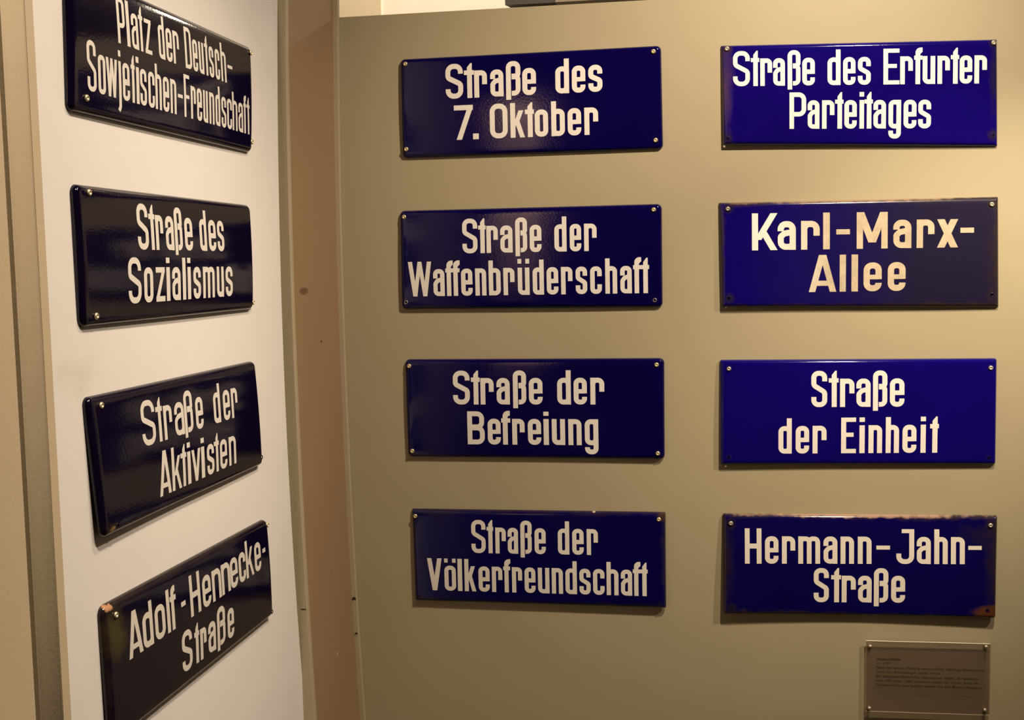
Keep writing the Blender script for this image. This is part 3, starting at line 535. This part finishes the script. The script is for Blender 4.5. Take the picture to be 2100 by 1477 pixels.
for sg in DATA:
    k = sg['key']; lk = LOOK[k]; u, v = sg['c']
    if k in LEFTS: M = frame(LP(u, 0, EYE + v), LU, LN); grp = 'enamel street signs on the white wall'
    else: M = frame((u, 0, EYE + v), (1, 0, 0), (0, -1, 0)); grp = 'enamel street signs on the taupe panel'
    root = empty('street_sign', M, lk['label'], 'street sign', grp)
    pl = Plate(sg['q'], sg['r'], sg['off'])
    st = []
    for t, fu, fv in sg['F']:
        big = k in ('karl', 'erfurter', 'hermann')
        st.append(((fu, fv, 0.01), (0.014, 0.014, 0.05) if big else (0.0075, 0.0075, 0.05), drk, 0.8 if big else 0.5, 0.25, 60, 0.7))
    if k == 'hermann':
        st.append(((sg['F'][3][1] + 0.004, sg['F'][3][2] - 0.004, 0.01), (0.036, 0.020, 0.06), rust, 0.95, 0.3, 40, 0.45))
        st.append(((sg['F'][1][1] - 0.01, sg['F'][1][2] - 0.02, 0.01), (0.05, 0.03, 0.06), drk, 0.6, 0.4, 25, 0.9))
        st.append(((0.262, 0.0, 0.01), (0.02, 0.12, 0.06), drk, 0.6, 0.4, 25, 0.9))
        st.append(((-0.262, 0.0, 0.01), (0.022, 0.10, 0.06), drk, 0.7, 0.4, 25, 0.9))
        st.append(((0.0, 0.1035, 0.0), (0.27, 0.008, 0.02), (0.42, 0.27, 0.18), 0.75, 0.35, 50, 0.5))
    if k == 'erfurter':
        st.append(((-0.255, 0.02, 0.01), (0.018, 0.10, 0.06), (0.12, 0.06, 0.06), 0.5, 0.4, 25, 0.9))
        st.append(((0.255, 0.03, 0.01), (0.012, 0.09, 0.06), drk, 0.6, 0.4, 25, 0.9))
    if k == 'karl':
        st.append(((0.0, 0.1065, 0.0), (0.28, 0.008, 0.02), (0.30, 0.20, 0.12), 0.8, 0.25, 50, 0.5))
        st.append(((0.26, -0.02, 0.01), (0.02, 0.12, 0.06), drk, 0.5, 0.4, 25, 0.9))
    if k == 'voelker':
        st.append(((0.262, 0.092, 0.01), (0.012, 0.012, 0.06), (0.06, 0.035, 0.02), 0.8, 0.3, 60, 0.5))
        st.append(((0.12, 0.100, 0.0), (0.004, 0.003, 0.02), (0.7, 0.5, 0.4), 0.8, 0.3, 60, 0.5))
    if k == 'adolf':
        st.append(((-0.258, 0.088, 0.0), (0.010, 0.005, 0.03), (0.50, 0.25, 0.13), 0.95, 0.55, 110, 0.35))
        st.append(((-0.25, 0.05, 0.01), (0.03, 0.045, 0.05), (0.05, 0.04, 0.012), 0.9, 0.4, 40, 0.8))
    if k == 'aktivisten':
        st.append(((-0.243, -0.082, 0.0), (0.020, 0.014, 0.03), (0.015, 0.010, 0.006), 0.95, 0.4, 60, 0.4))
        st.append(((-0.235, -0.088, 0.0), (0.010, 0.005, 0.03), (0.30, 0.20, 0.06), 0.7, 0.4, 90, 0.5))
    pm = enamel('enamel ' + k, lk['col'], pl.W / 2, pl.H / 2, st, edge=lk.get('edge', 0.0), dirt=lk.get('dirt'))
    wm = enamel_white('white enamel ' + k, lk['wh'], lk.get('wdirt'))
    holes = [(fu, fv, 0.0027) for t, fu, fv in sg['F'] if t == 'h']
    plate = pl.mesh('plate', pm, root, holes)
    for ln in sg['L']:
        gi = 0; H0 = 0
        um = (ln[2][0][1] + ln[2][-1][2]) / 2; H0 = (ln[1][2] * um + ln[1][3]) - (ln[1][0] * um + ln[1][1])
        for word in ln[0].split(' '):
            text_part(pl, (word, ln[1], ln[2][gi:gi + len(word)]), sg['s'], wm, root, 'cream lettering reading ' + word, H0); gi += len(word)
    for t, fu, fv in sg['F']:
        z = pl.zuv(fu, fv)
        if t == 's': screw(root, fu, fv, z, M_brass if lk['screw'] == 'b' else M_steel)
        else: eyelet(root, fu, fv, z, 0.0027, M_rim if lk.get('rim') else pm)

# ------------------------------------------------------------------ acrylic caption plaque
PX0, PX1, PZ0, PZ1 = 0.3869, 0.6283, EYE - 0.9285, EYE - 0.7806
px, pz = (PX0 + PX1) / 2, (PZ0 + PZ1) / 2
plaque = empty('caption_plaque', frame((px, 0, pz), (1, 0, 0), (0, -1, 0)), 'smoky clear acrylic caption plaque on four standoffs below the Hermann-Jahn-Straße sign', 'plaque')
mt, N, L, b = new_mat('smoky acrylic')
b.inputs['Base Color'].default_value = (0.20, 0.155, 0.11, 1); b.inputs['Roughness'].default_value = 0.22
tr = N.new('ShaderNodeBsdfTransparent'); tr.inputs[0].default_value = (0.86, 0.82, 0.76, 1)
mx = N.new('ShaderNodeMixShader'); mx.inputs[0].default_value = 0.33
L.new(tr.outputs[0], mx.inputs[1]); L.new(b.outputs[0], mx.inputs[2]); L.new(mx.outputs[0], N['Material Output'].inputs['Surface'])
M_acr = mt
M_edge = paint('acrylic edge painted glow', (0.92, 0.84, 0.70), 0.02, 0.3)  # pale colour stands in for the light the sheet edges catch
hx, hz = (PX1 - PX0) / 2, (PZ1 - PZ0) / 2
v_, f_ = box_data(-hx, hx, -hz, hz, 0.008, 0.011)
mesh_obj('sheet', v_, f_, None, plaque, mats=[M_acr, M_edge], fm=[0, 0, 1, 1, 1, 1])
STAND = [(0.0030, 0.0), (0.0030, 0.0075), (0.0028, 0.0112), (0.0034, 0.0115), (0.0037, 0.0130), (0.0032, 0.0148), (0.0019, 0.0160), (0.0002, 0.0163)]
for (sx, sz) in ((0.3944, -0.7910), (0.6195, -0.7857), (0.3937, -0.9207), (0.6191, -0.9165)):
    revolve('standoff_screw', STAND, M_steel, plaque, (sx - px, EYE + sz - pz, 0))
mi, N, L, b = new_mat('dark brown print'); b.inputs['Base Color'].default_value = (0.03, 0.02, 0.01, 1); b.inputs['Roughness'].default_value = 0.7
# words of the printed caption: (text, start, end) along the line, in ninths of a millimetre of the print
ROWS = [
 (0.8200, 1, [('Straßenschilder', 80, 525)]),
 (0.8288, 0, [('vor', 80, 165), ('1990', 205, 330)]),
 (0.8378, 0, [('Nach', 80, 225), ('dem', 245, 360), ('zweiten', 390, 590), ('Weltkrieg', 612, 872), ('waren', 900, 1058), ('politisch', 1088, 1308), ('mißliebige', 1340, 1608), ('Straßennamen', 1635, 2032)]),
 (0.8468, 0, [('durch', 80, 222), ('neue', 258, 385), ('Benennungen', 410, 805), ('ersetzt', 838, 1022), ('worden.', 1055, 1255)]),
 (0.8560, 0, [('Die', 80, 165), ('emaillierten', 198, 520), ('Blechschilder', 540, 885), ('stammen', 915, 1162), ('aus', 1190, 1275), ('Straßen,', 1302, 1505), ('die', 1545, 1615), ('wiederum', 1648, 1915)]),
 (0.8650, 0, [('nach', 80, 198), ('1990', 235, 350), ('zurück-', 380, 552), ('oder', 612, 728), ('umbenannt', 765, 1058), ('wurden.', 1088, 1300), ('Sie', 1325, 1398), ('wurden', 1430, 1627), ('durch', 1655, 1808), ('die', 1838, 1920)]),
 (0.8742, 0, [('Verkehrsämter', 80, 412), ('aus', 440, 525), ('dem', 552, 668), ('Stadtbild', 692, 922), ('entfernt', 945, 1165), ('und', 1190, 1285), ('dem', 1315, 1430), ('Museum', 1455, 1668), ('übergeben.', 1700, 2005)]),
]
for zr, bold, words in ROWS:
    V = []; F = []
    for txt, xa, xb in words:
        cu = bpy.data.curves.new('t', 'FONT'); cu.body = txt; cu.size = 0.0078 if bold else 0.0074; cu.resolution_u = 1
        cu.offset = 0.00028 if bold else 0.00014
        oo = bpy.data.objects.new('t', cu); COL.objects.link(oo); bpy.context.view_layer.update()
        me = bpy.data.meshes.new_from_object(oo.evaluated_get(bpy.context.evaluated_depsgraph_get()))
        bpy.data.objects.remove(oo)
        xs = [q.co.x for q in me.vertices]; x0, x1 = min(xs), max(xs)
        ta = 0.40725 + (xa - 80) * 0.0001078 - px; tb = 0.40725 + (xb - 80) * 0.0001078 - px; sc = (tb - ta) / (x1 - x0)
        n0 = len(V)
        V += [(ta + (q.co.x - x0) * sc, q.co.y + EYE - zr - pz + 0.0006 * 0, 0.01115) for q in me.vertices]
        F += [tuple(n0 + i for i in p.vertices) for p in me.polygons]
        bpy.data.meshes.remove(me)
    mesh_obj('text_line', V, F, mi, plaque)

# ------------------------------------------------------------------ pillar added behind the viewer to mirror a bright streak in the enamel
M_pil = paint('pale reflector', (0.88, 0.62, 0.50), 0.02, 0.7)
pil = box('reflector_pillar', (-0.98, -0.70, -4.3, -4.0, 0.0, 3.7), M_pil); pil['label'] = 'pale reflector pillar added with its own spotlight behind the viewer for a reflection on the signs'; pil['category'] = 'pillar'
